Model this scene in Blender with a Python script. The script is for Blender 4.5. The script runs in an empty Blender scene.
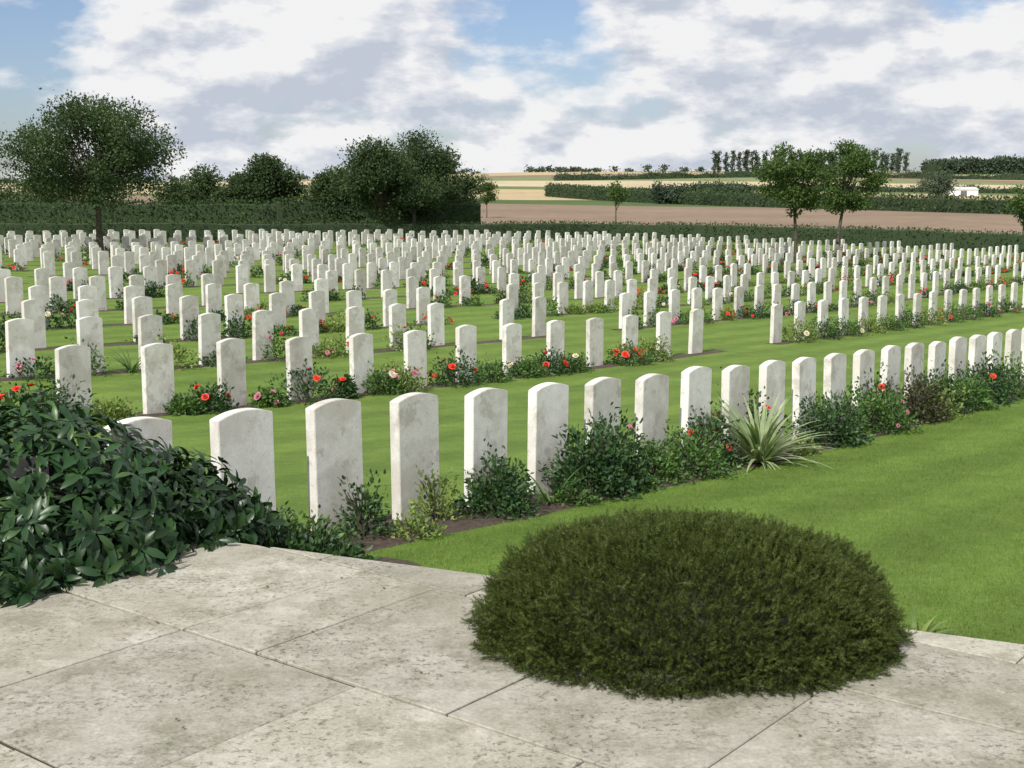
import bpy, math, random
import numpy as np
from mathutils import Vector
rng = np.random.default_rng(7); random.seed(7)
S = bpy.context.scene
CAMZ = 1.66
F = 1300.0
def uv2xy(u,v): return .621*u-.784*v, .784*u+.621*v
def xy2uv(x,y): return .621*x+.784*y, -.784*x+.621*y
def px2u(px,v):
    t=(px-512)/F
    return v*(.784+.621*t)/(.621-.784*t)
# ---------------------------------------------------------------- terrain
GU=([-30,-5,4.6,7.4,11,17.2,35,67,100],[-1.5,-1.6,-1.97,-2.16,-2.36,-2.59,-3.1,-3.4,-3.5])
PV=([-10,1.5,5.5,12,20,54,70,120],[.4,.28,0,-.22,-.1,.3,.45,.4])
def sm(f,x,w): return (np.interp(x-w,*f)+np.interp(x-w/2,*f)+np.interp(x,*f)+np.interp(x+w/2,*f)+np.interp(x+w,*f))/5
FY=([60,100,150,300,500,900,1100,1500,2500,6000],[-3.1,-3.1,-2.6,-1.1,2.6,13.5,16.5,16,8,-20])
def ss(t):
    t=np.clip(t,0,1); return t*t*(3-2*t)
TP=np.array([-1.48,6.17]); TN=np.array([1.48,3.33])/math.hypot(1.48,3.33)
def gz(x,y):
    x=np.asarray(x,float); y=np.asarray(y,float)
    u,v=xy2uv(x,y)
    z=sm(GU,u,1.2)+sm(PV,v,1.2)+CAMZ
    z=np.minimum(z,-.035)
    d=-((x-TP[0])*TN[0]+(y-TP[1])*TN[1])
    z=z-.12*ss((d-.1)/.6)
    zf=sm(FY,y,18)+CAMZ+.012*x*ss((y-250)/600)+.35*np.sin(x/37+y/60)*ss((y-130)/200)+1.8*np.sin(x/95+1.0)*ss((y-350)/500)
    w=ss((y-88)/40)
    return z*(1-w)+zf*w
# ---------------------------------------------------------------- node helpers
def newmat(name):
    m=bpy.data.materials.new(name); m.use_nodes=True
    nt=m.node_tree; b=nt.nodes['Principled BSDF']; return m,nt,b
def N(nt,t,**k):
    n=nt.nodes.new(t)
    for a,b in k.items(): setattr(n,a,b)
    return n
def L(nt,a,b): nt.links.new(a,b)
def noise(nt,vec,scale,detail=5,rough=.55):
    n=N(nt,'ShaderNodeTexNoise'); n.inputs['Scale'].default_value=scale
    n.inputs['Detail'].default_value=detail; n.inputs['Roughness'].default_value=rough
    L(nt,vec,n.inputs['Vector']); return n.outputs['Fac']
def ramp(nt,fac,stops,interp='LINEAR'):
    r=N(nt,'ShaderNodeValToRGB'); cr=r.color_ramp; cr.interpolation=interp
    while len(cr.elements)<len(stops): cr.elements.new(.5)
    for e,(p,c) in zip(cr.elements,stops):
        e.position=p; e.color=(c[0],c[1],c[2],1) if not isinstance(c,(int,float)) else (c,c,c,1)
    L(nt,fac,r.inputs['Fac']); return r.outputs['Color']
def mix(nt,fac,a,b,mode='MIX'):
    m=N(nt,'ShaderNodeMix',data_type='RGBA',blend_type=mode)
    for s,v in ((m.inputs[0],fac),(m.inputs[6],a),(m.inputs[7],b)):
        if isinstance(v,(int,float)): s.default_value=v
        elif isinstance(v,tuple): s.default_value=(v[0],v[1],v[2],1)
        else: L(nt,v,s)
    return m.outputs[2]
def math_(nt,op,a,b=0.0):
    m=N(nt,'ShaderNodeMath',operation=op)
    for s,v in ((m.inputs[0],a),(m.inputs[1],b)):
        if isinstance(v,(int,float)): s.default_value=v
        else: L(nt,v,s)
    return m.outputs[0]
def pos(nt): return N(nt,'ShaderNodeNewGeometry').outputs['Position']
def bump(nt,b,h,strength,dist):
    n=N(nt,'ShaderNodeBump'); n.inputs['Strength'].default_value=strength; n.inputs['Distance'].default_value=dist
    L(nt,h,n.inputs['Height']); L(nt,n.outputs[0],b.inputs['Normal'])
def stripes(nt,p):
    s=N(nt,'ShaderNodeSeparateXYZ'); L(nt,p,s.inputs[0])
    vv=math_(nt,'ADD',math_(nt,'MULTIPLY',s.outputs[0],-.784),math_(nt,'MULTIPLY',s.outputs[1],.621))
    wob=noise(nt,p,.8,3)
    st=math_(nt,'SINE',math_(nt,'ADD',math_(nt,'MULTIPLY',vv,6.4),math_(nt,'MULTIPLY',wob,1.8)))
    a=ramp(nt,math_(nt,'ADD',math_(nt,'MULTIPLY',st,.5),.5),[(0.25,.90),(.75,1.06)])
    pt=ramp(nt,noise(nt,p,2.3,6,.65),[(.3,.85),(.7,1.12)])
    return mix(nt,1.0,a,pt,'MULTIPLY')
def leafmat(name,c1,c2,c3,rough=.5,trans=.25,patch=1.2,spec=.4,stripe=False,lo=.62,hi=1.25):
    m,nt,b=newmat(name)
    g=N(nt,'ShaderNodeNewGeometry')
    col=ramp(nt,g.outputs['Random Per Island'],[(0,c1),(.6,c2),(1,c3)])
    n=noise(nt,g.outputs['Position'],patch,3)
    col=mix(nt,1.0,col,ramp(nt,n,[(.3,lo if not stripe else .85),(.7,hi if not stripe else 1.1)]),'MULTIPLY')
    if stripe: col=mix(nt,1.0,col,stripes(nt,g.outputs['Position']),'MULTIPLY')
    L(nt,col,b.inputs['Base Color']); b.inputs['Roughness'].default_value=rough
    b.inputs['Specular IOR Level'].default_value=spec
    t=N(nt,'ShaderNodeBsdfTranslucent'); L(nt,mix(nt,1.0,col,(1.3,1.5,.7),'MULTIPLY'),t.inputs['Color'])
    ms=N(nt,'ShaderNodeMixShader'); ms.inputs[0].default_value=trans
    L(nt,b.outputs[0],ms.inputs[1]); L(nt,t.outputs[0],ms.inputs[2])
    L(nt,ms.outputs[0],nt.nodes['Material Output'].inputs['Surface'])
    return m
# ---------------------------------------------------------------- materials
M_laurel=leafmat('shrub_leaf',(.013,.04,.013),(.022,.062,.018),(.05,.105,.027),.38,.1,2.5,.38)
M_yew=leafmat('yew_leaf',(.028,.042,.011),(.05,.074,.017),(.135,.16,.04),.6,.2,9,.15,False,.75,1.2)
M_dark=leafmat('leaf_dark',(.022,.055,.018),(.038,.09,.026),(.065,.125,.036),.5,.2,5)
M_mid=leafmat('leaf_mid',(.045,.10,.025),(.078,.155,.034),(.12,.21,.05),.5,.25,5)
M_yel=leafmat('leaf_yellow',(.10,.17,.04),(.17,.24,.055),(.28,.32,.09),.5,.25,5)
M_var=leafmat('leaf_variegated',(.18,.26,.10),(.38,.42,.24),(.12,.22,.07),.5,.2,5,.3)
M_bronze=leafmat('leaf_bronze',(.05,.05,.025),(.07,.06,.03),(.06,.1,.03),.5,.2,5)
M_tree=leafmat('tree_leaf',(.03,.055,.022),(.05,.083,.03),(.08,.12,.042),.6,.3,.5,.25)
M_tree2=leafmat('tree_leaf_light',(.045,.085,.022),(.07,.12,.03),(.105,.165,.042),.6,.3,.5,.25)
M_hedge=leafmat('hedge_leaf',(.028,.055,.018),(.042,.078,.023),(.065,.105,.03),.6,.15,.4,.2)
M_farT=leafmat('far_foliage',(.045,.068,.045),(.062,.09,.056),(.085,.115,.068),.7,.1,.1,.1)
M_blade=leafmat('grass_blade',(.11,.185,.032),(.14,.225,.042),(.20,.275,.065),.6,.3,1.0,.2,True)
def flat(name,c,rough=.6):
    m,nt,b=newmat(name); n=noise(nt,pos(nt),20)
    L(nt,mix(nt,1.0,c,ramp(nt,n,[(.3,.8),(.7,1.15)]),'MULTIPLY'),b.inputs['Base Color']); b.inputs['Roughness'].default_value=rough; return m
M_red=flat('petal_red',(.64,.035,.014)); M_pink=flat('petal_pink',(.55,.18,.26)); M_white=flat('petal_cream',(.62,.55,.4)); M_violet=flat('petal_violet',(.25,.12,.4))
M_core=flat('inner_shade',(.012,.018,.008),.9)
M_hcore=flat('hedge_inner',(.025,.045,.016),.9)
M_dleaf=flat('dry_leaf',(.16,.08,.03))
def bark():
    m,nt,b=newmat('bark'); n=noise(nt,pos(nt),9,6)
    L(nt,ramp(nt,n,[(.3,(.035,.028,.02)),(.7,(.11,.09,.07))]),b.inputs['Base Color']); b.inputs['Roughness'].default_value=.9
    bump(nt,b,n,.6,.02); return m
M_bark=bark()
def soil():
    m,nt,b=newmat('soil'); n=noise(nt,pos(nt),18,8,.7)
    L(nt,ramp(nt,n,[(.3,(.035,.024,.017)),(.7,(.13,.09,.065))]),b.inputs['Base Color']); b.inputs['Roughness'].default_value=.95
    bump(nt,b,n,1,.05); return m
M_soil=soil()
def stone():
    m,nt,b=newmat('headstone_limestone'); p0=pos(nt)
    oi=N(nt,'ShaderNodeObjectInfo').outputs['Random']
    va=N(nt,'ShaderNodeVectorMath',operation='ADD'); L(nt,p0,va.inputs[0]); L(nt,math_(nt,'MULTIPLY',oi,37.0),va.inputs[1]); p=va.outputs[0]
    a=noise(nt,p,2.3,6,.6); d=noise(nt,p,14,6,.65); f=noise(nt,p,90,3,.6)
    base=ramp(nt,d,[(.3,(.68,.67,.635)),(.7,(.82,.81,.78))])
    st=ramp(nt,a,[(.48,0.0),(.57,.6)])
    base=mix(nt,st,base,(.56,.53,.475))
    w=noise(nt,p,5,8,.72)
    base=mix(nt,ramp(nt,w,[(.54,0.0),(.60,.6)]),base,(.45,.425,.375))
    sp=noise(nt,p,38,4,.7)
    base=mix(nt,ramp(nt,sp,[(.63,0.0),(.69,.5)]),base,(.33,.32,.27))
    base=mix(nt,1.0,base,ramp(nt,f,[(.3,.9),(.7,1.04)]),'MULTIPLY')
    base=mix(nt,1.0,base,ramp(nt,oi,[(0,(.82,.81,.785)),(.35,(.95,.945,.93)),(1,(1.04,1.04,1.03))]),'MULTIPLY')
    r2=N(nt,'ShaderNodeNewGeometry').outputs['Random Per Island']
    base=mix(nt,1.0,base,ramp(nt,r2,[(0,(.82,.81,.79)),(.5,(1.0,1.0,1.0)),(1,(1.03,1.03,1.03))]),'MULTIPLY')
    L(nt,base,b.inputs['Base Color']); b.inputs['Roughness'].default_value=.9; b.inputs['Specular IOR Level'].default_value=.2; bump(nt,b,f,.35,.004); return m
M_stone=stone()
def paving():
    m,nt,b=newmat('paving_limestone'); p=pos(nt)
    g=N(nt,'ShaderNodeNewGeometry')
    a=noise(nt,p,1.3,6,.6); d=noise(nt,p,9,8,.7); f=noise(nt,p,75,4,.7)
    base=ramp(nt,d,[(.3,(.36,.34,.29)),(.5,(.46,.44,.385)),(.72,(.58,.56,.50))])
    base=mix(nt,ramp(nt,a,[(.42,0.0),(.62,.7)]),base,(.33,.315,.25))
    w2=noise(nt,p,3.5,9,.82)
    base=mix(nt,ramp(nt,w2,[(.49,0.0),(.60,.7)]),base,(.25,.24,.18))
    cl=noise(nt,p,2.1,5,.65); w=noise(nt,p,34,7,.8)
    spk=math_(nt,'MULTIPLY',ramp(nt,w,[(.55,0.0),(.60,1.0)]),ramp(nt,cl,[(.42,.12),(.6,.85)]))
    base=mix(nt,spk,base,(.15,.145,.11))
    w3=noise(nt,p,12,8,.82)
    base=mix(nt,ramp(nt,w3,[(.61,0.0),(.66,.55)]),base,(.62,.60,.56))
    base=mix(nt,1.0,base,ramp(nt,f,[(.3,.78),(.7,1.12)]),'MULTIPLY')
    base=mix(nt,1.0,base,ramp(nt,g.outputs['Random Per Island'],[(0,(.80,.795,.77)),(1,(1.1,1.09,1.06))]),'MULTIPLY')
    L(nt,base,b.inputs['Base Color']); b.inputs['Roughness'].default_value=.9; b.inputs['Specular IOR Level'].default_value=.2
    hh=math_(nt,'SUBTRACT',d,math_(nt,'MULTIPLY',spk,.35))
    bump(nt,b,hh,.6,.012); return m
M_pave=paving()
M_mortar=flat('paving_joint',(.045,.045,.028),.95)
def lawn():
    m,nt,b=newmat('lawn_grass'); p=pos(nt)
    a=noise(nt,p,.7,5); f=noise(nt,p,45,6,.75); e=noise(nt,p,7,5,.7)
    col=ramp(nt,a,[(.3,(.105,.178,.03)),(.7,(.145,.228,.04))])
    col=mix(nt,ramp(nt,e,[(.45,0.0),(.75,.6)]),col,(.20,.25,.065))
    col=mix(nt,1.0,col,stripes(nt,p),'MULTIPLY')
    col=mix(nt,1.0,col,ramp(nt,f,[(.25,.6),(.75,1.3)]),'MULTIPLY')
    L(nt,col,b.inputs['Base Color']); b.inputs['Roughness'].default_value=.9; b.inputs['Specular IOR Level'].default_value=.15
    bump(nt,b,f,.7,.02); return m
M_lawn=lawn()
def field():
    m,nt,b=newmat('farmland_fields'); p=pos(nt)
    s=N(nt,'ShaderNodeSeparateXYZ'); L(nt,p,s.inputs[0])
    wob=math_(nt,'MULTIPLY',math_(nt,'SUBTRACT',noise(nt,p,.006,2),.5),160)
    D=math_(nt,'ADD',math_(nt,'ADD',s.outputs[1],math_(nt,'MULTIPLY',s.outputs[0],.75)),wob)
    t=math_(nt,'DIVIDE',D,1600.0)
    br=(.24,.18,.13); gr=(.14,.18,.07); tan=(.44,.345,.21); tan2=(.5,.42,.28); dg=(.09,.13,.05)
    col=ramp(nt,t,[(0,gr),(.075,br),(.165,dg),(.20,tan),(.27,gr),(.31,tan2),(.40,(.19,.22,.10)),(.44,br),(.48,tan),(.58,gr),(.62,tan2),(.74,(.3,.23,.16)),(.80,gr),(.84,tan)],'CONSTANT')
    n1=noise(nt,p,.03,5); n2=noise(nt,p,.5,6,.7)
    col=mix(nt,1.0,col,ramp(nt,n1,[(.3,.85),(.7,1.12)]),'MULTIPLY')
    col=mix(nt,1.0,col,ramp(nt,n2,[(.3,.8),(.7,1.15)]),'MULTIPLY')
    L(nt,col,b.inputs['Base Color']); b.inputs['Roughness'].default_value=1; b.inputs['Specular IOR Level'].default_value=.05
    return m
M_field=field()
# ---------------------------------------------------------------- mesh helpers
def mkmesh(name,V,T,mats,parent=None,midx=None,smooth=False):
    V=np.asarray(V,np.float32); T=np.asarray(T,np.int32); k=T.shape[1]
    me=bpy.data.meshes.new(name)
    me.vertices.add(len(V)); me.vertices.foreach_set('co',V.ravel())
    me.loops.add(T.size); me.loops.foreach_set('vertex_index',T.ravel())
    me.polygons.add(len(T)); me.polygons.foreach_set('loop_start',np.arange(0,T.size,k,dtype=np.int32))
    if midx is not None: me.polygons.foreach_set('material_index',np.asarray(midx,np.int32))
    me.polygons.foreach_set('use_smooth',np.full(len(T),smooth))
    for m in (mats if isinstance(mats,(list,tuple)) else [mats]): me.materials.append(m)
    me.update(calc_edges=True); me.validate()
    o=bpy.data.objects.new(name,me); S.collection.objects.link(o)
    if parent: o.parent=parent
    return o
def empty(name,loc=(0,0,0)):
    o=bpy.data.objects.new(name,None); o.empty_display_size=.2; S.collection.objects.link(o); return o
def norm(a): return a/np.maximum(np.linalg.norm(a,axis=-1,keepdims=True),1e-9)
def frames(d,n):
    d=norm(d); s=norm(np.cross(d,n)); nn=np.cross(s,d); return np.stack([s,d,nn],axis=2)
def scatter(Tv,Tt,P,Rm,sc):
    sc=np.asarray(sc,float)
    if sc.ndim==1: sc=np.repeat(sc[:,None],3,1)
    V=np.einsum('nij,nkj->nki',Rm,Tv[None]*sc[:,None,:])+P[:,None,:]
    T=Tt[None]+(np.arange(len(P))*len(Tv))[:,None,None]
    return V.reshape(-1,3),T.reshape(-1,Tt.shape[1])
def merge(parts):
    Vs,Ts,o=[],[],0
    for V,T in parts: Vs.append(V); Ts.append(T+o); o+=len(V)
    return np.concatenate(Vs),np.concatenate(Ts)
LEAF=(np.array([[0,0,0],[.26,.3,.08],[.22,.68,.06],[0,1,-.04],[-.22,.68,.06],[-.26,.3,.08],[0,.5,0]],float),np.array([[0,1,6],[1,2,6],[2,3,6],[3,4,6],[4,5,6],[5,0,6]]))
LEAF2=(np.array([[0,0,0],[.3,.45,.08],[0,1,0],[-.3,.45,.08]],float),np.array([[0,1,2],[0,2,3]]))
BIG=(np.array([[0,0,0],[0,.35,.02],[0,.7,0],[0,1,-.12],[.12,.2,.06],[.17,.5,.07],[.11,.8,.0],[-.12,.2,.06],[-.17,.5,.07],[-.11,.8,.0]],float),
     np.array([[0,4,1],[4,5,1],[1,5,2],[5,6,2],[2,6,3],[0,1,7],[7,1,8],[1,2,8],[8,2,9],[2,3,9]]))
def strapT(w0):
    V=[];T=[]; n=6
    for i in range(n+1):
        t=i/n; w=w0*(1-t**2.5)+.001
        V+= [[-w,t*.92*(1-.12*t),-.42*t*t],[w,t*.92*(1-.12*t),-.42*t*t]]
    for i in range(n): a=2*i; T+=[[a,a+1,a+3],[a,a+3,a+2]]
    return np.array(V),np.array(T)
STRAP=strapT(.026)
def sprigT():
    V=[];T=[]
    V+=[[-.012,0,0],[.012,0,0],[0,1,0]];T+=[[0,1,2]]
    r=random.Random(3)
    for i in range(9):
        y=.12+.1*i
        for s in (-1,1):
            l=.26*(1-.5*i/9); z=r.uniform(-.12,.16); b=len(V)
            V+=[[0,y-.03,0],[0,y+.05,0],[s*l,y+.2,z]]; T.append([b,b+1,b+2])
    return np.array(V),np.array(T)
SPRIG=sprigT()
import bmesh
def icos(name,cx,cy,cz,rx,ry,rz,mat,parent,sub=3):
    bm=bmesh.new(); bmesh.ops.create_icosphere(bm,subdivisions=sub,radius=1)
    for v in bm.verts:
        k=1+.08*math.sin(v.co.x*5+cx*9)+.06*math.sin(v.co.y*7+cy*5)
        v.co=Vector((cx+v.co.x*rx*k,cy+v.co.y*ry*k,cz+v.co.z*rz*k))
    me=bpy.data.meshes.new(name); bm.to_mesh(me); bm.free(); me.materials.append(mat)
    o=bpy.data.objects.new(name,me); S.collection.objects.link(o); o.parent=parent; return o
def tubes(paths,sides=7):
    Vs=[];Ts=[];o=0
    for pts,rad in paths:
        pts=np.asarray(pts,float); n=len(pts)
        tan=norm(np.gradient(pts,axis=0)); ref=np.array([.3,1,.1]); a=norm(np.cross(tan,ref)); b=np.cross(tan,a)
        th=np.arange(sides)*2*np.pi/sides
        ring=pts[:,None]+np.asarray(rad)[:,None,None]*(np.cos(th)[None,:,None]*a[:,None]+np.sin(th)[None,:,None]*b[:,None])
        Vs.append(ring.reshape(-1,3))
        for i in range(n-1):
            for j in range(sides):
                Ts.append([o+i*sides+j,o+i*sides+(j+1)%sides,o+(i+1)*sides+(j+1)%sides,o+(i+1)*sides+j])
        o+=n*sides
    return np.concatenate(Vs),np.array(Ts)
# ---------------------------------------------------------------- ground sheet
ys=np.concatenate([np.arange(-14,24,.5),np.arange(24,130,1.5),130*np.power(5500/130,np.linspace(0,1,90))])
tx=np.linspace(-1,1,181); tx=np.sign(tx)*np.abs(tx)**1.25
W=16+.95*np.maximum(ys,0)
X=tx[None,:]*W[:,None]; Y=np.repeat(ys[:,None],len(tx),1)
Z=gz(X,Y)
V=np.stack([X,Y,Z],2).reshape(-1,3); nx=len(tx); ny=len(ys)
i,j=np.meshgrid(np.arange(ny-1),np.arange(nx-1),indexing='ij'); a=(i*nx+j).ravel()
Q=np.stack([a,a+1,a+nx+1,a+nx],1)
cxm=V[Q].mean(1)
mi=(cxm[:,1]>93).astype(int)
mkmesh('ground',V,Q,[M_lawn,M_field],midx=mi,smooth=True)
def sheet(u0,u1,v0,v1,off=.015,du=.25,dv=.12,wob=.03):
    us=np.linspace(u0,u1,max(3,int((u1-u0)/du))); vs=np.linspace(v0,v1,max(3,int((v1-v0)/dv)))
    U,VV=np.meshgrid(us,vs,indexing='ij')
    VV=VV.copy(); VV[:,0]+=rng.normal(size=len(us))*wob; VV[:,-1]+=rng.normal(size=len(us))*wob
    x,y=uv2xy(U,VV); o=np.full(U.shape,off); o[:,0]-=.02; o[:,-1]-=.02; z=gz(x,y)+o
    V=np.stack([x,y,z],2).reshape(-1,3); n=len(vs)
    i,j=np.meshgrid(np.arange(len(us)-1),np.arange(n-1),indexing='ij'); a=(i*n+j).ravel()
    return V,np.stack([a,a+n,a+n+1,a+1],1)
# ---------------------------------------------------------------- paving terrace
def clip(poly):
    out=[]
    for k in range(len(poly)):
        p=np.array(poly[k]);q=np.array(poly[(k+1)%len(poly)])
        dp=(p-TP)@TN; dq=(q-TP)@TN
        if dp<=0: out.append(p)
        if dp*dq<0: out.append(p+(q-p)*dp/(dp-dq))
    return out
bm=bmesh.new()
ub=[-12,-11,-10,-9,-8,-7,-6,-5,-4,-3,-2,-1,0,.95,2.0,3.0,4.0,4.62,5.5,6.4,7.4,8.4,9.4]
seed={2.0:[4.0,3.05,2.1],3.0:[4.0,3.58,2.65,1.79],4.0:[2.55,1.79,.95],.95:[4.4,3.5]}
for k in range(len(ub)-1):
    u0,u1=ub[k],ub[k+1]
    vs=list(seed.get(u0,[random.uniform(3,4)]))
    while vs[0]<13: vs.insert(0,vs[0]+random.uniform(.75,1.15))
    while vs[-1]>-12: vs.append(vs[-1]-random.uniform(.75,1.15))
    for a_,b_ in zip(vs[:-1],vs[1:]):
        gu=.0075; g=.004
        jt=lambda: random.uniform(-.003,.003)
        poly=clip([np.array(uv2xy(*q)) for q in ((u0+gu+jt(),b_+g+jt()),(u1-gu+jt(),b_+g+jt()),(u1-gu+jt(),a_-g+jt()),(u0+gu+jt(),a_-g+jt()))])
        if len(poly)<3: continue
        dz=random.uniform(-.003,.003)
        if np.mean([p[1] for p in poly])<-9: continue
        vt=[bm.verts.new((p[0],p[1],dz)) for p in poly]
        try: f=bm.faces.new(vt)
        except ValueError: continue
        r=bmesh.ops.extrude_face_region(bm,geom=[f])
        for e in r['geom']:
            if isinstance(e,bmesh.types.BMVert): e.co.z-=.09
bmesh.ops.recalc_face_normals(bm,faces=bm.faces)
es=[e for e in bm.edges if abs(e.verts[0].co.z)<.01 and abs(e.verts[1].co.z)<.01]
bmesh.ops.bevel(bm,geom=es,offset=.003,segments=1,affect='EDGES')
me=bpy.data.meshes.new('paving'); bm.to_mesh(me); bm.free(); me.materials.append(M_pave)
pv=bpy.data.objects.new('paving',me); S.collection.objects.link(pv)
e1=np.array([TN[1],-TN[0]])
pp=[TP-TN*.03+e1*s for s in (-14,14)]; pp+= [pp[1]-TN*16,pp[0]-TN*16]
mkmesh('joints',[(p[0],p[1],-.010) for p in pp],[[0,3,2,1]],M_mortar,parent=pv)
# ---------------------------------------------------------------- headstones
def profile(w=.38,h=.81,rise=.034,n=8):
    P=[(-w/2,-.15),(w/2,-.15),(w/2,h-rise)]
    for k in range(1,n): 
        t=1-2*k/n; P.append((t*w/2,h-rise*t*t))
    P.append((-w/2,h-rise)); return P
def stone_mesh():
    bm=bmesh.new(); P=profile(n=14)
    vs=[bm.verts.new((x,-.04,z)) for x,z in P]; f=bm.faces.new(vs)
    r=bmesh.ops.extrude_face_region(bm,geom=[f])
    for e in r['geom']:
        if isinstance(e,bmesh.types.BMVert): e.co.y+=.08
    bmesh.ops.recalc_face_normals(bm,faces=bm.faces)
    es=[e for e in bm.edges if len(e.link_faces)==2 and e.calc_face_angle(0)>.7]
    bmesh.ops.bevel(bm,geom=es,offset=.0035,segments=2,affect='EDGES')
    me=bpy.data.meshes.new('headstone'); bm.to_mesh(me); bm.free(); me.materials.append(M_stone); return me
SM=stone_mesh()
P=profile(n=6); k=len(P)
TV=np.array([[x,-.04,z] for x,z in P]+[[x,.04,z] for x,z in P]+[[0,-.04,.3],[0,.04,.3]])
TT=[]
for q in range(k):
    q2=(q+1)%k; TT+=[[2*k,q,q2],[2*k+1,k+q2,k+q],[q,k+q,k+q2],[q,k+q2,q2]]
TT=np.array(TT)
YAW=math.atan2(.784,.621)
def put_stone(u,v):
    x,y=uv2xy(u,v); o=bpy.data.objects.new('headstone',SM); S.collection.objects.link(o)
    o.location=(x,y,float(gz(x,y))+random.uniform(-.012,.012)); o.rotation_euler=(random.uniform(-.02,.02),random.uniform(-.014,.014),YAW+random.uniform(-.03,.03))
    o.scale=(1,1,random.uniform(.985,1.015))
ROW1=5.53
for n in range(-2,34): put_stone(4.60+.697*n,ROW1)
rows=[12.15]+[16.0+3.3*k for k in range(0,16)]
def inside(u,v):
    x,y=uv2xy(u,v)
    return y<88 and u<73 and not(21.4<u<23.9) and x>-48 and v<67
for ri,v in enumerate(rows):
    us=np.arange(7.80-30.24+ (0 if ri==0 else random.uniform(-.5,.5)),74,1.08 if ri==0 else 1.05)
    us=[u+random.uniform(-.03,.03) for u in us if inside(u,v) and (u>2)]
    if ri>0: us=[u for u in us if random.random()>.02]
    if ri<3:
        for u in us:
            if u<45: put_stone(u,v)
        us=[u for u in us if u>=45]
    us=np.array(us); x,y=uv2xy(us,np.full(len(us),v)); z=gz(x,y)+rng.normal(size=len(us))*.012
    yaw=YAW+rng.normal(size=len(us))*.02; rl=rng.normal(size=len(us))*.012
    Rm=np.zeros((len(us),3,3)); Rm[:,0,0]=np.cos(yaw);Rm[:,1,0]=np.sin(yaw);Rm[:,0,1]=-np.sin(yaw);Rm[:,1,1]=np.cos(yaw);Rm[:,2,2]=1;Rm[:,2,0]=rl;Rm[:,0,2]=-rl*np.cos(yaw);Rm[:,1,2]=-rl*np.sin(yaw)
    V,T=scatter(TV,TT,np.stack([x,y,z],1),Rm,np.ones(len(us)))
    mkmesh('headstone_row',V,T,M_stone)
# soil beds
parts=[sheet(-2,40,4.95,5.80),sheet(-3,4.3,3.7,4.97,.012),sheet(4.25,4.9,4.4,4.97,.012)]
for ri,v in enumerate(rows):
    umax=min(73,(88-.621*v)/.784)
    parts.append(sheet(2,21.6,v-.32,v+.12,du=.5)); 
    if umax>25: parts.append(sheet(23.7,umax,v-.32,v+.12,du=.5))
V,T=merge(parts); mkmesh('soil_bed',V,T,M_soil,smooth=True)
# ---------------------------------------------------------------- plants
def petalT():
    V=[];T=[]
    for ringn,(n,r,h) in enumerate(((7,1,.25),(6,.65,.6),(4,.35,.8))):
        for k in range(n):
            a=2*math.pi*k/n+ringn; b=len(V); w=.45
            V+=[[0,0,0],[r*math.cos(a-w),r*math.sin(a-w),h*.8],[r*1.1*math.cos(a),r*1.1*math.sin(a),h],[r*math.cos(a+w),r*math.sin(a+w),h*.8]]
            T+=[[b,b+1,b+2],[b,b+2,b+3]]
    return np.array(V),np.array(T)
PET=petalT()
def leafcloud(n,rx,ry,h,size,templ,lo=.35,up=.5):
    d=norm(rng.normal(size=(n,3))); d[:,2]=np.abs(d[:,2])
    r=lo+(1-lo)*rng.random(n)**.6
    f1,f2,f3=rng.random(3)*6
    lump=1+.24*np.sin(d[:,0]*6+f1)*np.sin(d[:,1]*7+f2)+.16*np.sin(d[:,2]*9+d[:,0]*5+f3)+rng.exponential(.06,n)
    p=d*r[:,None]*lump[:,None]*np.array([rx,ry,h])
    ax=norm(d+rng.normal(size=(n,3))*.6+np.array([0,0,up*.3])); nm=norm(d*.6+np.array([0,0,up])+rng.normal(size=(n,3))*.5)
    return scatter(templ[0],templ[1],p,frames(ax,nm),size*rng.uniform(.6,1.25,n))
def bush(name,u,v,r,h,mat,leaf=.045,n=900,fl=None,nf=0,fs=.035,templ=LEAF,elong=1.0):
    n=int(n*1.5); leaf*=.85
    x,y=uv2xy(u,v); z=float(gz(x,y)); e=empty(name)
    V,T=leafcloud(n,r*elong,r,h,leaf,templ); V=V+np.array([x,y,z]); mkmesh('leaves',V,T,mat,parent=e)
    paths=[]
    for k in range(7):
        a=random.uniform(0,6.28); q=random.uniform(.3,.8)
        paths.append(([(x,y,z-.03),(x+.4*q*r*math.cos(a),y+.4*q*r*math.sin(a),z+h*.5),(x+q*r*math.cos(a),y+q*r*math.sin(a),z+h*.9)],[.008,.006,.003]))
    V,T=tubes(paths,5); mkmesh('stems',V,T,M_bark,parent=e)
    if fl and nf:
        d=norm(rng.normal(size=(nf,3))); d[:,2]=np.abs(d[:,2])*.9+.25; d=norm(d)
        p=d*np.array([r,r,h])*rng.uniform(.85,1.12,(nf,1))+np.array([x,y,z])
        ax=norm(np.cross(d,rng.normal(size=(nf,3)))); V,T=scatter(PET[0],PET[1],p,frames(ax,d+np.array([0,-.5,.3])),fs*rng.uniform(.6,1.15,nf))
        mkmesh('blooms',V,T,fl,parent=e)
def strap(name,u,v,L_,mat,n=60,lo=.25):
    x,y=uv2xy(u,v); z=float(gz(x,y)); a=rng.random(n)*6.283; el=rng.uniform(lo,1.45,n)
    d=np.stack([np.cos(a)*np.cos(el),np.sin(a)*np.cos(el),np.sin(el)],1); nm=np.stack([-np.cos(a)*np.sin(el),-np.sin(a)*np.sin(el),np.cos(el)],1)
    p=np.array([x,y,z])+np.stack([np.cos(a),np.sin(a),a*0],1)*.04
    V,T=scatter(STRAP[0],STRAP[1],p,frames(d,nm),L_*rng.uniform(.6,1.1,n)); mkmesh(name,V,T,mat)
def at(px,v): return px2u(px,v)
v1=5.2
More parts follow.
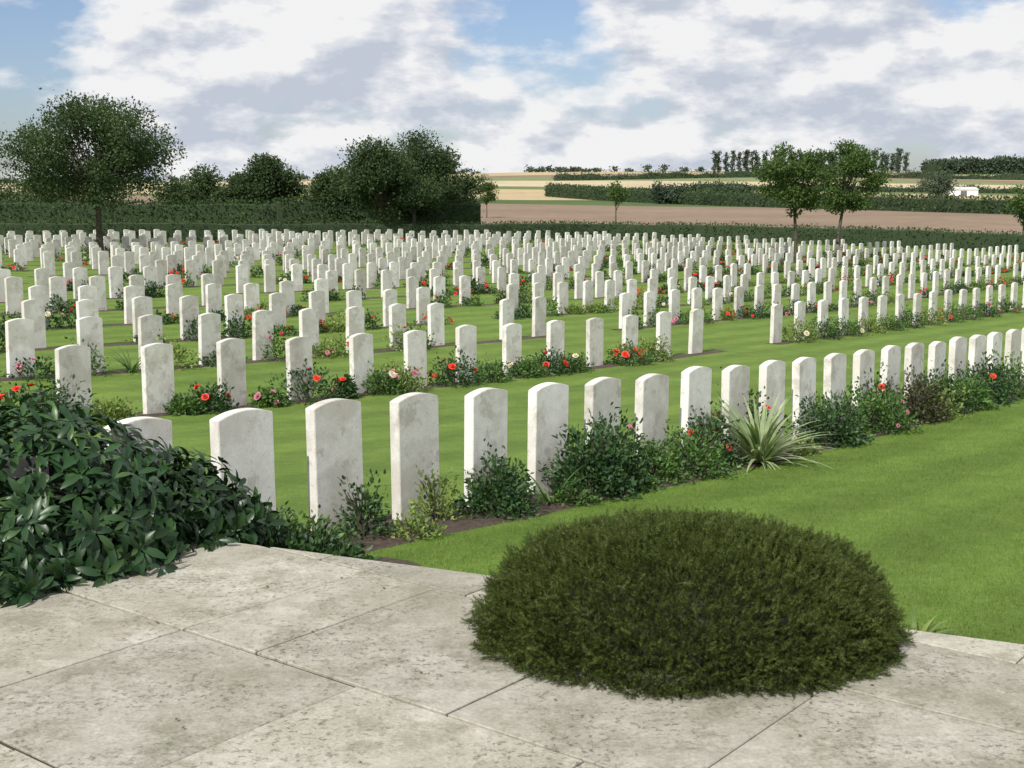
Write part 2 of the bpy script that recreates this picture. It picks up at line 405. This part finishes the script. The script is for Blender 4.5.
bush('groundcover_plant',at(285,4.9),4.95,.30,.20,M_dark,.05,900,elong=1.2)
bush('groundcover_plant',at(335,4.7),4.85,.22,.13,M_dark,.045,700,M_violet,3,.02)
bush('groundcover_plant',at(318,5.0),5.15,.25,.22,M_mid,.045,600)
bush('groundcover_plant',at(262,5.1),5.2,.25,.3,M_dark,.05,700)
bush('rose_bush',at(372,v1),v1+.1,.16,.33,M_dark,.04,500)
bush('perennial_plant',at(452,v1),v1+.15,.14,.3,M_yel,.04,350)
bush('rose_bush',at(497,v1),v1,.24,.28,M_dark,.045,1000)
bush('rose_bush',at(515,v1),v1+.15,.2,.34,M_dark,.045,700)
strap('iris_plant',at(552,v1),v1,.40,M_mid,34)
bush('rose_bush',at(590,v1),v1-.02,.30,.48,M_dark,.05,1700)
bush('rose_bush',at(622,v1),v1+.05,.26,.50,M_dark,.05,1200,M_pink,3,.02)
bush('perennial_plant',at(655,v1),v1,.24,.33,M_mid,.045,900)
bush('perennial_plant',at(690,v1),v1-.05,.30,.36,M_mid,.04,1200,M_yel,6,.025)
bush('rose_bush',at(722,v1),v1+.1,.26,.45,M_dark,.05,1000,M_red,5,.045)
strap('yucca_plant',at(762,5.1),5.08,.74,M_var,170)
bush('rose_bush',at(785,v1),v1+.4,.32,.6,M_dark,.05,900,M_red,8,.045)
bush('rose_bush',at(828,v1),v1-.05,.34,.42,M_dark,.05,1300)
bush('perennial_plant',at(855,v1),v1+.1,.3,.42,M_mid,.05,900)
bush('perennial_plant',at(880,v1),v1-.05,.34,.40,M_mid,.05,1200,M_pink,5,.03)
bush('rose_bush',at(898,v1),v1+.2,.28,.55,M_dark,.05,900,M_red,5,.04)
bush('lavender_plant',at(935,v1),v1-.05,.34,.33,M_yel,.05,700)
bush('rose_bush',at(918,v1),v1-.05,.3,.45,M_bronze,.05,1200)
bush('rose_bush',at(950,v1),v1+.1,.32,.48,M_dark,.055,1000)
bush('perennial_plant',at(968,v1),v1-.02,.36,.40,M_mid,.055,1200)
bush('rose_bush',at(990,v1),v1,.36,.48,M_dark,.055,1200,M_red,3,.04)
bush('perennial_plant',at(1012,v1),v1,.36,.42,M_mid,.055,1100)
for uu in np.arange(19.3,27,1.1): bush('rose_bush',uu,v1,.36,.42,random.choice([M_dark,M_mid]),.06,700,M_red,2,.04)
for px,Yd in [(410,.33),(575,.2),(640,.5),(705,.3),(805,.35),(845,.3)]:
    bush('groundcover_plant',at(px,4.98+.1),5.06,.15,.12,random.choice([M_mid,M_dark,M_yel]),.035,300)
# second row
for px,mt,r,h,f,nf,nm in [(20,M_dark,.4,.42,M_red,3,'rose_bush'),(45,M_dark,.35,.4,None,0,'rose_bush'),(100,M_yel,.3,.2,None,0,'perennial_plant'),(205,M_dark,.28,.28,M_red,5,'rose_bush'),(180,M_mid,.2,.2,None,0,'perennial_plant'),(265,M_mid,.2,.2,M_pink,4,'perennial_plant'),(305,M_dark,.44,.45,M_red,3,'rose_bush'),(342,M_dark,.15,.25,M_red,4,'rose_bush'),
   (398,M_yel,.36,.36,M_pink,8,'sedum_plant'),(380,M_mid,.25,.3,M_white,4,'perennial_plant'),(452,M_dark,.36,.4,M_red,7,'rose_bush'),(488,M_mid,.3,.28,None,0,'perennial_plant'),(525,M_mid,.3,.25,M_white,3,'perennial_plant'),(548,M_dark,.36,.33,M_red,5,'rose_bush'),(572,M_mid,.3,.25,M_white,3,'perennial_plant'),
   (628,M_mid,.38,.33,M_red,11,'rose_bush'),(655,M_yel,.3,.35,None,0,'perennial_plant'),(800,M_yel,.4,.42,M_white,4,'perennial_plant'),(825,M_dark,.4,.4,None,0,'rose_bush'),(848,M_mid,.4,.35,M_white,3,'perennial_plant'),(870,M_yel,.4,.35,None,0,'perennial_plant'),(890,M_mid,.4,.3,None,0,'perennial_plant'),(908,M_dark,.4,.4,None,0,'rose_bush'),(930,M_yel,.4,.35,None,0,'perennial_plant'),(950,M_mid,.4,.4,M_red,5,'rose_bush'),(968,M_mid,.4,.4,None,0,'rose_bush'),(985,M_dark,.4,.4,M_red,4,'rose_bush'),(1008,M_mid,.4,.4,M_red,3,'rose_bush')]:
    bush(nm,at(px,11.95),11.93,r,h,mt,.06,600,f,nf,.05)
strap('iris_plant',at(120,16),15.8,.5,M_mid,40); strap('iris_plant',at(95,11.8),11.8,.4,M_yel,30)
for ri,v in enumerate(rows[1:]):
    parts={'m':[], 'd':[], 'y':[]}; fl=[]; fp=[]
    umax=min(73,(88-.621*v)/.784); u=3.0
    sz=.06+.006*ri; nl=max(60,420-38*ri)
    while u<umax:
        u+=random.expovariate(1/(1.0 if ri<5 else 1.9))+.3
        if 21.4<u<23.9 or u>umax: continue
        x,y=uv2xy(u,v-.2)
        if abs(x/y)>.47: continue
        z=float(gz(x,y)); r=random.uniform(.2,.42); h=random.uniform(.15,.46)
        V,T=leafcloud(nl,r,r,h,sz,LEAF2); parts[random.choice('mddy' if ri<3 else 'mmdd')].append((V+np.array([x,y,z]),T))
        q=random.random()
        if q<.56:
            nf=random.randint(2,8); d=norm(rng.normal(size=(nf,3))); d[:,2]=np.abs(d[:,2])+.2; d=norm(d)
            p=d*np.array([r,r,h])*1.04+np.array([x,y,z]); (fl if q<.38 else fp).append(scatter(PET[0],PET[1],p,frames(norm(np.cross(d,rng.normal(size=(nf,3)))),d),(.05+.0025*ri)*rng.uniform(.6,1.1,nf)))
    e=empty('flower_border')
    for kk,mt in (('m',M_mid),('d',M_dark),('y',M_yel)):
        if parts[kk]: V,T=merge(parts[kk]); mkmesh('leaves',V,T,mt,parent=e)
    if fl: V,T=merge(fl); mkmesh('blooms',V,T,M_red,parent=e)
    if fp: V,T=merge(fp); mkmesh('pale_blooms',V,T,random.choice([M_pink,M_white]),parent=e)
# ---------------------------------------------------------------- clipped yew bush on terrace
e=empty('yew_bush'); bx,by=.66,4.74; rx,ry,h=.76,.60,.385
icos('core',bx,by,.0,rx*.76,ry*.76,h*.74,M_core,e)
n=40000; d=norm(rng.normal(size=(n,3))); d[:,2]=np.abs(d[:,2])-.12; d=norm(d)
sq=np.sqrt(np.abs(d[:,0])**2+np.abs(d[:,1])**2)
pw=2.5; k=(sq**pw+np.abs(d[:,2])**pw)**(-1/pw)
lump=1+.04*np.sin(d[:,0]*9+1)*np.sin(d[:,1]*8)+.035*np.sin(d[:,0]*17+d[:,2]*14)*np.sin(d[:,1]*13)+.02*np.sin(d[:,0]*31+3)*np.sin(d[:,1]*27+d[:,2]*22)+rng.normal(size=n)*.016
r=k*lump*(1-.2*rng.random(n)**1.6)
p=d*r[:,None]*np.array([rx,ry,h])+np.array([bx,by,.03]); p[:,2]=np.maximum(p[:,2],.01)
ax=norm(d*np.array([1,1,1.1])+rng.normal(size=(n,3))*.6+np.array([0,0,.4])); nm=norm(rng.normal(size=(n,3))+d*.5)
V,T=scatter(SPRIG[0],SPRIG[1],p,frames(ax,nm),rng.uniform(.022,.048,n)); mkmesh('leaves',V,T,M_yew,parent=e)
# ---------------------------------------------------------------- big-leaf shrub left foreground
e=empty('laurel_shrub')
blobs=[(-2.45,6.05,.98,.72,.76),(-1.78,6.35,.50,.42,.48),(-2.0,5.8,.42,.42,.38),(-3.3,6.0,.9,.9,.85),(-1.47,6.42,.25,.25,.28),(-2.5,5.4,.5,.36,.42),(-2.2,5.35,.28,.22,.25)]
parts=[]
for q,(cx,cy,rx,ry,h) in enumerate(blobs):
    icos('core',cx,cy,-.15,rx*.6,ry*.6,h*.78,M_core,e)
    n=int(6800*rx*max(h,.45)); d=norm(rng.normal(size=(n//6,3))); d[:,2]=np.abs(d[:,2]); lump=1+.12*np.sin(d[:,0]*7+q)*np.cos(d[:,1]*6)+.06*np.sin(d[:,2]*11+d[:,0]*9)
    c=d*((1.04-.34*rng.random(n//6)**1.3)*lump)[:,None]*np.array([rx,ry,h])+np.array([cx,cy,-.12])
    c[:,2]=np.maximum(c[:,2],.03)
    for w in range(6):
        a=w*1.047+rng.random(len(c))*.9; tv=norm(np.cross(d,np.array([.1,.2,1.])+rng.normal(size=d.shape)*.01)); bv=np.cross(d,tv)
        rad=np.cos(a)[:,None]*tv+np.sin(a)[:,None]*bv; ax=norm(rad+d*rng.uniform(-.2,.8,(len(c),1))+np.array([0,0,-.15])+rng.normal(size=d.shape)*.18); nm=norm(d+np.array([0,0,.4])-rad*.2+rng.normal(size=d.shape)*.25)
        keep=rng.random(len(c))<.88
        parts.append(scatter(BIG[0],BIG[1],(c+rad*.01)[keep],frames(ax,nm)[keep],rng.uniform(.065,.125,len(c))[keep]))
V,T=merge(parts); mkmesh('leaves',V,T,M_laurel,parent=e,smooth=True)
STRAP=strapT(.05)
u_,v_=xy2uv(1.60,4.96)
strap('iris_plant',u_,v_,.19,M_yel,30,.7)
# ---------------------------------------------------------------- lawn blades
BL=(np.array([[-.09,0,0],[.09,0,0],[.03,.0,1]],float),np.array([[0,1,2]]))
def blades(name,n,u0,u1,v0,v1,dens=1.6):
    u=u0+(u1-u0)*rng.random(n)**dens; v=rng.uniform(v0,v1,n); x,y=uv2xy(u,v)
    dd=(x-TP[0])*TN[0]+(y-TP[1])*TN[1]; ok=(dd>.0)&(np.abs(x/np.maximum(y,.1))<.45)&~((u<4.9)&(v>4.3))
    x,y=x[ok],y[ok]; n=len(x); z=gz(x,y)-.003; a=rng.random(n)*6.283
    up=norm(np.stack([rng.normal(size=n)*.45,rng.normal(size=n)*.45,np.ones(n)],1)); s=np.stack([np.cos(a),np.sin(a),a*0],1)
    s=norm(s-up*(s*up).sum(1,keepdims=True)); Rm=np.stack([s,np.cross(up,s),up],2)
    hh=rng.uniform(.012,.03,n); w=np.full(n,.022)
    V,T=scatter(BL[0],BL[1],np.stack([x,y,z],1),Rm,np.stack([w,w,hh],1)); mkmesh(name,V,T,M_blade)
blades('grass',320000,3.2,15,-1.5,4.97,1.5)
n=7000; s=rng.uniform(-.2,5,n); pxy=TP[None]+e1[None]*s[:,None]+TN[None]*rng.uniform(-.01,.06,(n,1))
ok=(xy2uv(pxy[:,0],pxy[:,1])[1]<4.5); pxy=pxy[ok]; n=len(pxy)
up=norm(np.stack([-TN[0]*rng.uniform(0,.9,n)+rng.normal(size=n)*.3,-TN[1]*rng.uniform(0,.9,n)+rng.normal(size=n)*.3,np.ones(n)],1))
sd=norm(np.cross(up,rng.normal(size=(n,3)))); Rm=np.stack([sd,np.cross(up,sd),up],2)
V,T=scatter(BL[0],BL[1],np.stack([pxy[:,0],pxy[:,1],gz(pxy[:,0],pxy[:,1])-.005],1),Rm,np.stack([np.full(n,.03),np.full(n,.03),rng.uniform(.03,.07,n)],1)); mkmesh('edge_grass',V,T,M_blade)
n=60; x=rng.uniform(-2,2,n); y=rng.uniform(3.3,5.6,n); ok=((x-TP[0])*TN[0]+(y-TP[1])*TN[1])<-.1; x,y=x[ok],y[ok]; n=len(x)
V,T=scatter(LEAF[0],LEAF[1],np.stack([x,y,np.full(n,.006)],1),frames(np.stack([rng.normal(size=n),rng.normal(size=n),rng.normal(size=n)*.05],1),np.array([0,0,1.])+rng.normal(size=(n,3))*.2),rng.uniform(.01,.022,n)); mkmesh('fallen_leaves',V,T,M_dleaf)
# ---------------------------------------------------------------- trees
def tree(name,x,y,h,th,cw,ch,mat,nclump=26,nl=14000,leaf=.2,tr=.16,cs=.2,seed=1,lean=0,shape=1.0,dz=0):
    rd=random.Random(seed); rg=np.random.default_rng(seed); z=float(gz(x,y))+dz; e=empty(name)
    top=np.array([x+lean,y,z+th]); cc=np.array([x+lean,y,z+h-ch/2])
    cl=[]
    for k in range(nclump):
        d=norm(rg.normal(size=3)); r=rd.uniform(.35,.93)
        hz=d[2]*r; wz=1-.45*shape*max(0,hz)-.25*max(0,-hz)
        q=cc+d*r*np.array([cw/2*wz,cw/2*wz,ch/2]); cl.append((q,cw*cs*rd.uniform(.5,1.2)))
    paths=[([(x,y,z-.2),(x+lean*.3,y,z+th*.5),top,cc+np.array([0,0,ch*.1])],[tr*1.25,tr,tr*.8,tr*.3])]
    for q,r in cl:
        m=(top+q)/2+np.array([0,0,rd.uniform(-.1,.3)]); st=top+(cc-top)*rd.uniform(0,.5)
        paths.append(([st,m,q],[tr*.38,tr*.2,tr*.06]))
    V,T=tubes(paths,6); mkmesh('trunk',V,T,M_bark,parent=e)
    w=np.array([r**2 for q,r in cl]); idx=rg.choice(len(cl),nl,p=w/w.sum())
    Q=np.array([q for q,r in cl])[idx]; Rr=np.array([r for q,r in cl])[idx]
    d=norm(rg.normal(size=(nl,3))); rr=rg.random(nl)**.5*(1+np.minimum(rg.exponential(.14,nl),.7))
    p=Q+d*(rr*Rr)[:,None]*np.array([1.1,1.1,.8])
    ax=norm(d+rg.normal(size=(nl,3))); nm=norm(d*.5+rg.normal(size=(nl,3))*.6+np.array([0,0,.6]))
    V,T=scatter(LEAF2[0],LEAF2[1],p,frames(ax,nm),leaf*rg.uniform(.6,1.3,nl)); mkmesh('crown',V,T,mat,parent=e)
def P(px,Y): return (px-512)/F*Y
tree('broadleaf_tree',P(102,60),60,7.5,2.3,8.4,5.6,M_tree,66,38000,.14,.17,.10,3,shape=.8)
tree('broadleaf_tree',P(385,86),86,6.7,1.6,7.2,5.0,M_tree,38,24000,.19,.15,.14,5,dz=.2)
tree('broadleaf_tree',P(415,93),93,7.4,1.6,7.4,6.2,M_tree,38,22000,.2,.16,.15,6)
tree('broadleaf_tree',P(347,93),93,6.0,1.0,5.4,5.4,M_tree,24,14000,.2,.14,.18,7)
tree('broadleaf_tree',P(270,93),93,6.3,.8,5.2,6.1,M_tree,30,17000,.2,.14,.16,8,shape=1.5)
tree('broadleaf_tree',P(240,94),94,5.0,.8,4,4.8,M_tree,20,9000,.2,.14,.2,11,shape=1.5)
tree('broadleaf_tree',P(213,95),95,5.0,.8,4.6,4.6,M_tree,20,9000,.2,.14,.2,9)
tree('broadleaf_tree',P(30,95),95,4.8,.6,8,4.6,M_tree,24,12000,.2,.14,.18,10)
tree('broadleaf_tree',P(180,96),96,4.4,.6,5,4.2,M_tree,20,9000,.2,.14,.18,13)
tree('broadleaf_tree',P(452,99),99,5.2,.8,4.8,4.8,M_tree,20,9000,.2,.14,.2,12)
tree('broadleaf_tree',P(795,66),66,5.8,2.5,4.7,3.6,M_tree2,30,11000,.15,.085,.12,14,lean=-.15,shape=.7)
tree('broadleaf_tree',P(835,70),70,6.3,2.6,4.1,4.1,M_tree2,30,11000,.15,.09,.13,15,lean=.25,shape=.7)
tree('young_tree',P(1020,84),84,4.3,1.6,2.6,2.7,M_tree2,12,2800,.18,.06,.2,17)
tree('young_tree',P(615,104),104,4.3,1.6,2.4,2.5,M_tree2,9,1600,.18,.06,.2,18)
tree('young_tree',P(487,150),150,4.4,1.0,3.0,3.0,M_tree2,9,1600,.25,.06,.2,19)
for px,Yd,h,w,sd in [(660,260,3.8,6,21),(686,255,3.6,6,22),(722,262,3.8,7,23),(740,270,3.2,5,24),(932,300,5,9,25)]:
    tree('field_shrub',P(px,Yd),Yd,h,.5,w,h*.95,M_farT,14,2800,.5,.1,.24,sd)
# ---------------------------------------------------------------- hedges
def hedge(name,pts,h,w,mat,leaf=.12,dens=60,rough=.06,dz=0,wave=.03):
    e=empty(name); pts=np.array(pts,float); seg=np.linalg.norm(np.diff(pts,axis=0),axis=1); cum=np.r_[0,np.cumsum(seg)]; Lt=cum[-1]
    s=np.linspace(0,Lt,max(3,int(Lt/1.5))); x=np.interp(s,cum,pts[:,0]); y=np.interp(s,cum,pts[:,1]); z=gz(x,y)+dz
    t=norm(np.stack([np.gradient(x),np.gradient(y)],1)); nn=np.stack([-t[:,1],t[:,0]],1)
    hh=np.interp(s,[0,Lt],h) if isinstance(h,(list,tuple)) else np.full(len(s),h); hv=hh*(1+wave*np.sin(s*.7/(1+wave*15))+wave*.7*np.sin(s*2.1/(1+wave*15)))
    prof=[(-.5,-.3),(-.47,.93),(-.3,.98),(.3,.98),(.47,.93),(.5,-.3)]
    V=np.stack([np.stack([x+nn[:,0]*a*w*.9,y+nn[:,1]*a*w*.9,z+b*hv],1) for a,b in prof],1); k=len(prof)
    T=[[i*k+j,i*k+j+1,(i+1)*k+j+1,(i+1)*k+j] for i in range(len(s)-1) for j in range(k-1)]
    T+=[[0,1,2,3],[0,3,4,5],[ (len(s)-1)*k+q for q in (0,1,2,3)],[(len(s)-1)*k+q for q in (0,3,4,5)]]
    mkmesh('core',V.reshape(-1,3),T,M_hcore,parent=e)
    n=int(Lt*dens); sp=rng.uniform(0,Lt,n); X_=np.interp(sp,s,x);Y_=np.interp(sp,s,y);Z_=np.interp(sp,s,z);H_=np.interp(sp,s,hv)
    nx_=np.interp(sp,s,nn[:,0]);ny_=np.interp(sp,s,nn[:,1]); top=rng.random(n)<.35; side=np.where(rng.random(n)<.5,-1,1)
    a=np.where(top,rng.uniform(-.5,.5,n),side*.5); b=np.where(top,1.0,rng.uniform(0,1,n))
    d=np.stack([np.where(top,0,nx_*side),np.where(top,0,ny_*side),np.where(top,1,.2)],1)
    p=np.stack([X_+nx_*a*w,Y_+ny_*a*w,Z_+b*H_],1)+rng.normal(size=(n,3))*rough
    V,T=scatter(LEAF2[0],LEAF2[1],p,frames(norm(d+rng.normal(size=(n,3))*.8),norm(d+rng.normal(size=(n,3))*.5)),leaf*rng.uniform(.6,1.4,n)); mkmesh('leaves',V,T,mat,parent=e)
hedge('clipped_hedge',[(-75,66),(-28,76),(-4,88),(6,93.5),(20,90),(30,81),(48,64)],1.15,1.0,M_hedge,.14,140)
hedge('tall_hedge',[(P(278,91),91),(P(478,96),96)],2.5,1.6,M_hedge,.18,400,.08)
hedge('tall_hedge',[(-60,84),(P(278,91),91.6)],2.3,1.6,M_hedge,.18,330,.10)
hedge('field_hedge',[(10,345),(40,230),(66,165),(105,125)],[3.0,1.4],3.0,M_hedge,.4,60,.2)
hedge('field_hedge',[(60,430),(170,370),(330,350)],1.6,2.5,M_farT,.6,25,.3,wave=.2)
hedge('field_hedge',[(20,620),(150,640),(330,560)],2.4,3.5,M_farT,.8,20,.5,wave=.25)
hedge('distant_woodland',[(P(925,760),760),(P(965,770),770),(P(1200,740),740)],[5.5,10],14,M_farT,1.6,130,.9,wave=.09)
def farrow(name,items,mat,leaf,seed=5):
    rg=np.random.default_rng(seed); parts=[]; tr=[]
    for x,y,h,w,nl in items:
        z=float(gz(x,y)); ncl=12
        cz=np.linspace(.15,.92,ncl); q=np.stack([x+rg.normal(size=ncl)*w*.15,y+rg.normal(size=ncl)*w*.15,z+cz*h],1)
        idx=rg.integers(0,ncl,nl); d=norm(rg.normal(size=(nl,3))); p=q[idx]+d*(rg.random(nl)**.5)[:,None]*np.array([w*.34,w*.34,h*.09])
        parts.append(scatter(LEAF2[0],LEAF2[1],p,frames(norm(rg.normal(size=(nl,3))),norm(d+rg.normal(size=(nl,3))*.5)),leaf*rg.uniform(.6,1.3,nl)))
        tr.append(([(x,y,z-.5),(x,y,z+h*.4),(x,y,z+h*.8)],[.35,.28,.1]))
    e=empty(name); V,T=merge(parts); mkmesh('crowns',V,T,mat,parent=e); V,T=tubes(tr,5); mkmesh('trunks',V,T,M_bark,parent=e)
it=[]
for px in np.arange(712,812,5.6): it.append((P(px+random.uniform(-1,1),760),760+random.uniform(-8,8),13.5*random.uniform(.9,1.05),4.2,420))
for px in np.arange(812,902,5.2): it.append((P(px+random.uniform(-2,2),800),800+random.uniform(-8,8),14*random.uniform(.8,1.1),4.6,420))
farrow('distant_trees',it,M_farT,1.1)
it=[]
for px in list(np.arange(530,600,4.5))+list(np.arange(-500,470,9))+list(np.arange(612,700,17)): it.append((P(px,900),900+random.uniform(-20,20),random.uniform(1.5,4.5),8,90))
farrow('distant_trees',it,M_farT,1.6)
bx_,by_=P(956,330),330; z=float(gz(bx_,by_)); e=empty('white_shed')
mw=flat('white_sheet',(.8,.8,.78)); mr=flat('shed_roof',(.55,.55,.53)); md=flat('shed_door',(.12,.12,.12))
w,dp,h=3.6,2.2,1.5
V=[(bx_+a*w,by_+b*dp,z+c) for c in (-.5,h) for a,b in ((-1,-1),(1,-1),(1,1),(-1,1))]
mkmesh('walls',V,[[0,1,5,4],[1,2,6,5],[2,3,7,6],[3,0,4,7]],mw,parent=e)
V=[(bx_-w-.2,by_-dp-.2,z+h+.01),(bx_+w+.2,by_-dp-.2,z+h+.01),(bx_+w+.2,by_,z+h+.7),(bx_-w-.2,by_,z+h+.7),(bx_-w-.2,by_+dp+.2,z+h+.01),(bx_+w+.2,by_+dp+.2,z+h+.01)]
mkmesh('roof',V,[[0,1,2,3],[3,2,5,4]],mr,parent=e)
V=[(bx_-.8,by_-dp-.02,z),(bx_+.8,by_-dp-.02,z),(bx_+.8,by_-dp-.02,z+1.25),(bx_-.8,by_-dp-.02,z+1.25)]
mkmesh('door',V,[[0,1,2,3]],md,parent=e)
# ---------------------------------------------------------------- light & sky
az=np.array([-.44,-.898]); el=math.radians(43)
sd=Vector((az[0]*math.cos(el),az[1]*math.cos(el),math.sin(el)))
l=bpy.data.lights.new('sun','SUN'); l.energy=4.9; l.angle=math.radians(.5); l.color=(1,.96,.89)
lo=bpy.data.objects.new('sun',l); S.collection.objects.link(lo); lo.rotation_euler=sd.to_track_quat('Z','Y').to_euler(); lo.location=(0,0,30)
w=bpy.data.worlds.new('World'); S.world=w; w.use_nodes=True; nt=w.node_tree; bg=nt.nodes['Background']
sky=N(nt,'ShaderNodeTexSky',sky_type='NISHITA'); sky.sun_disc=False; sky.sun_elevation=el; sky.sun_rotation=math.atan2(az[0],az[1])
tc=N(nt,'ShaderNodeTexCoord')
def mapped(dz,dx=0):
    mp=N(nt,'ShaderNodeMapping'); L(nt,tc.outputs['Generated'],mp.inputs['Vector'])
    mp.inputs['Scale'].default_value=(1,1,2.2); mp.inputs['Location'].default_value=(1.37+dx,.8,.55+dz); return mp.outputs[0]
v=mapped(0)
c1=noise(nt,v,6.5,12,.56); c2=noise(nt,v,15,9,.6); c3=noise(nt,v,2.6,3,.5)
c1b=noise(nt,mapped(.03,-.012),6.5,12,.56)
dens=math_(nt,'ADD',math_(nt,'MULTIPLY',c1,.75),math_(nt,'MULTIPLY',c3,.35))
dp_=N(nt,'ShaderNodeVectorMath',operation='DOT_PRODUCT'); L(nt,tc.outputs['Generated'],dp_.inputs[0]); dv=Vector((-.37,.90,.135)).normalized(); dp_.inputs[1].default_value=dv
dens=math_(nt,'SUBTRACT',dens,ramp(nt,dp_.outputs['Value'],[(.990,0.0),(.999,.08)]))
mask=ramp(nt,dens,[(.44,0.0),(.51,1.0)])
shade=math_(nt,'ADD',math_(nt,'MULTIPLY',math_(nt,'SUBTRACT',c1,c1b),2.6),math_(nt,'MULTIPLY',c2,.75))
cc=ramp(nt,shade,[(.16,(6.0,6.5,7.5)),(.33,(7.9,8.2,8.8)),(.46,(9.9,9.9,10.0))])
skyc=mix(nt,1.0,sky.outputs[0],(1.0,1.05,1.25),'MULTIPLY')
L(nt,mix(nt,mask,skyc,cc),bg.inputs['Color']); bg.inputs['Strength'].default_value=.09
# ---------------------------------------------------------------- camera
cam=bpy.data.cameras.new('camera'); cam.sensor_width=36; cam.lens=F*36/1024; cam.clip_end=9000; cam.clip_start=.05
co=bpy.data.objects.new('camera',cam); S.collection.objects.link(co); co.location=(0,0,CAMZ)
co.rotation_euler=(math.radians(90)-math.atan(189/F),0,0); S.camera=co
S.view_settings.view_transform='Standard'; S.view_settings.look='None'; S.view_settings.exposure=0
print('objs',len(S.objects))
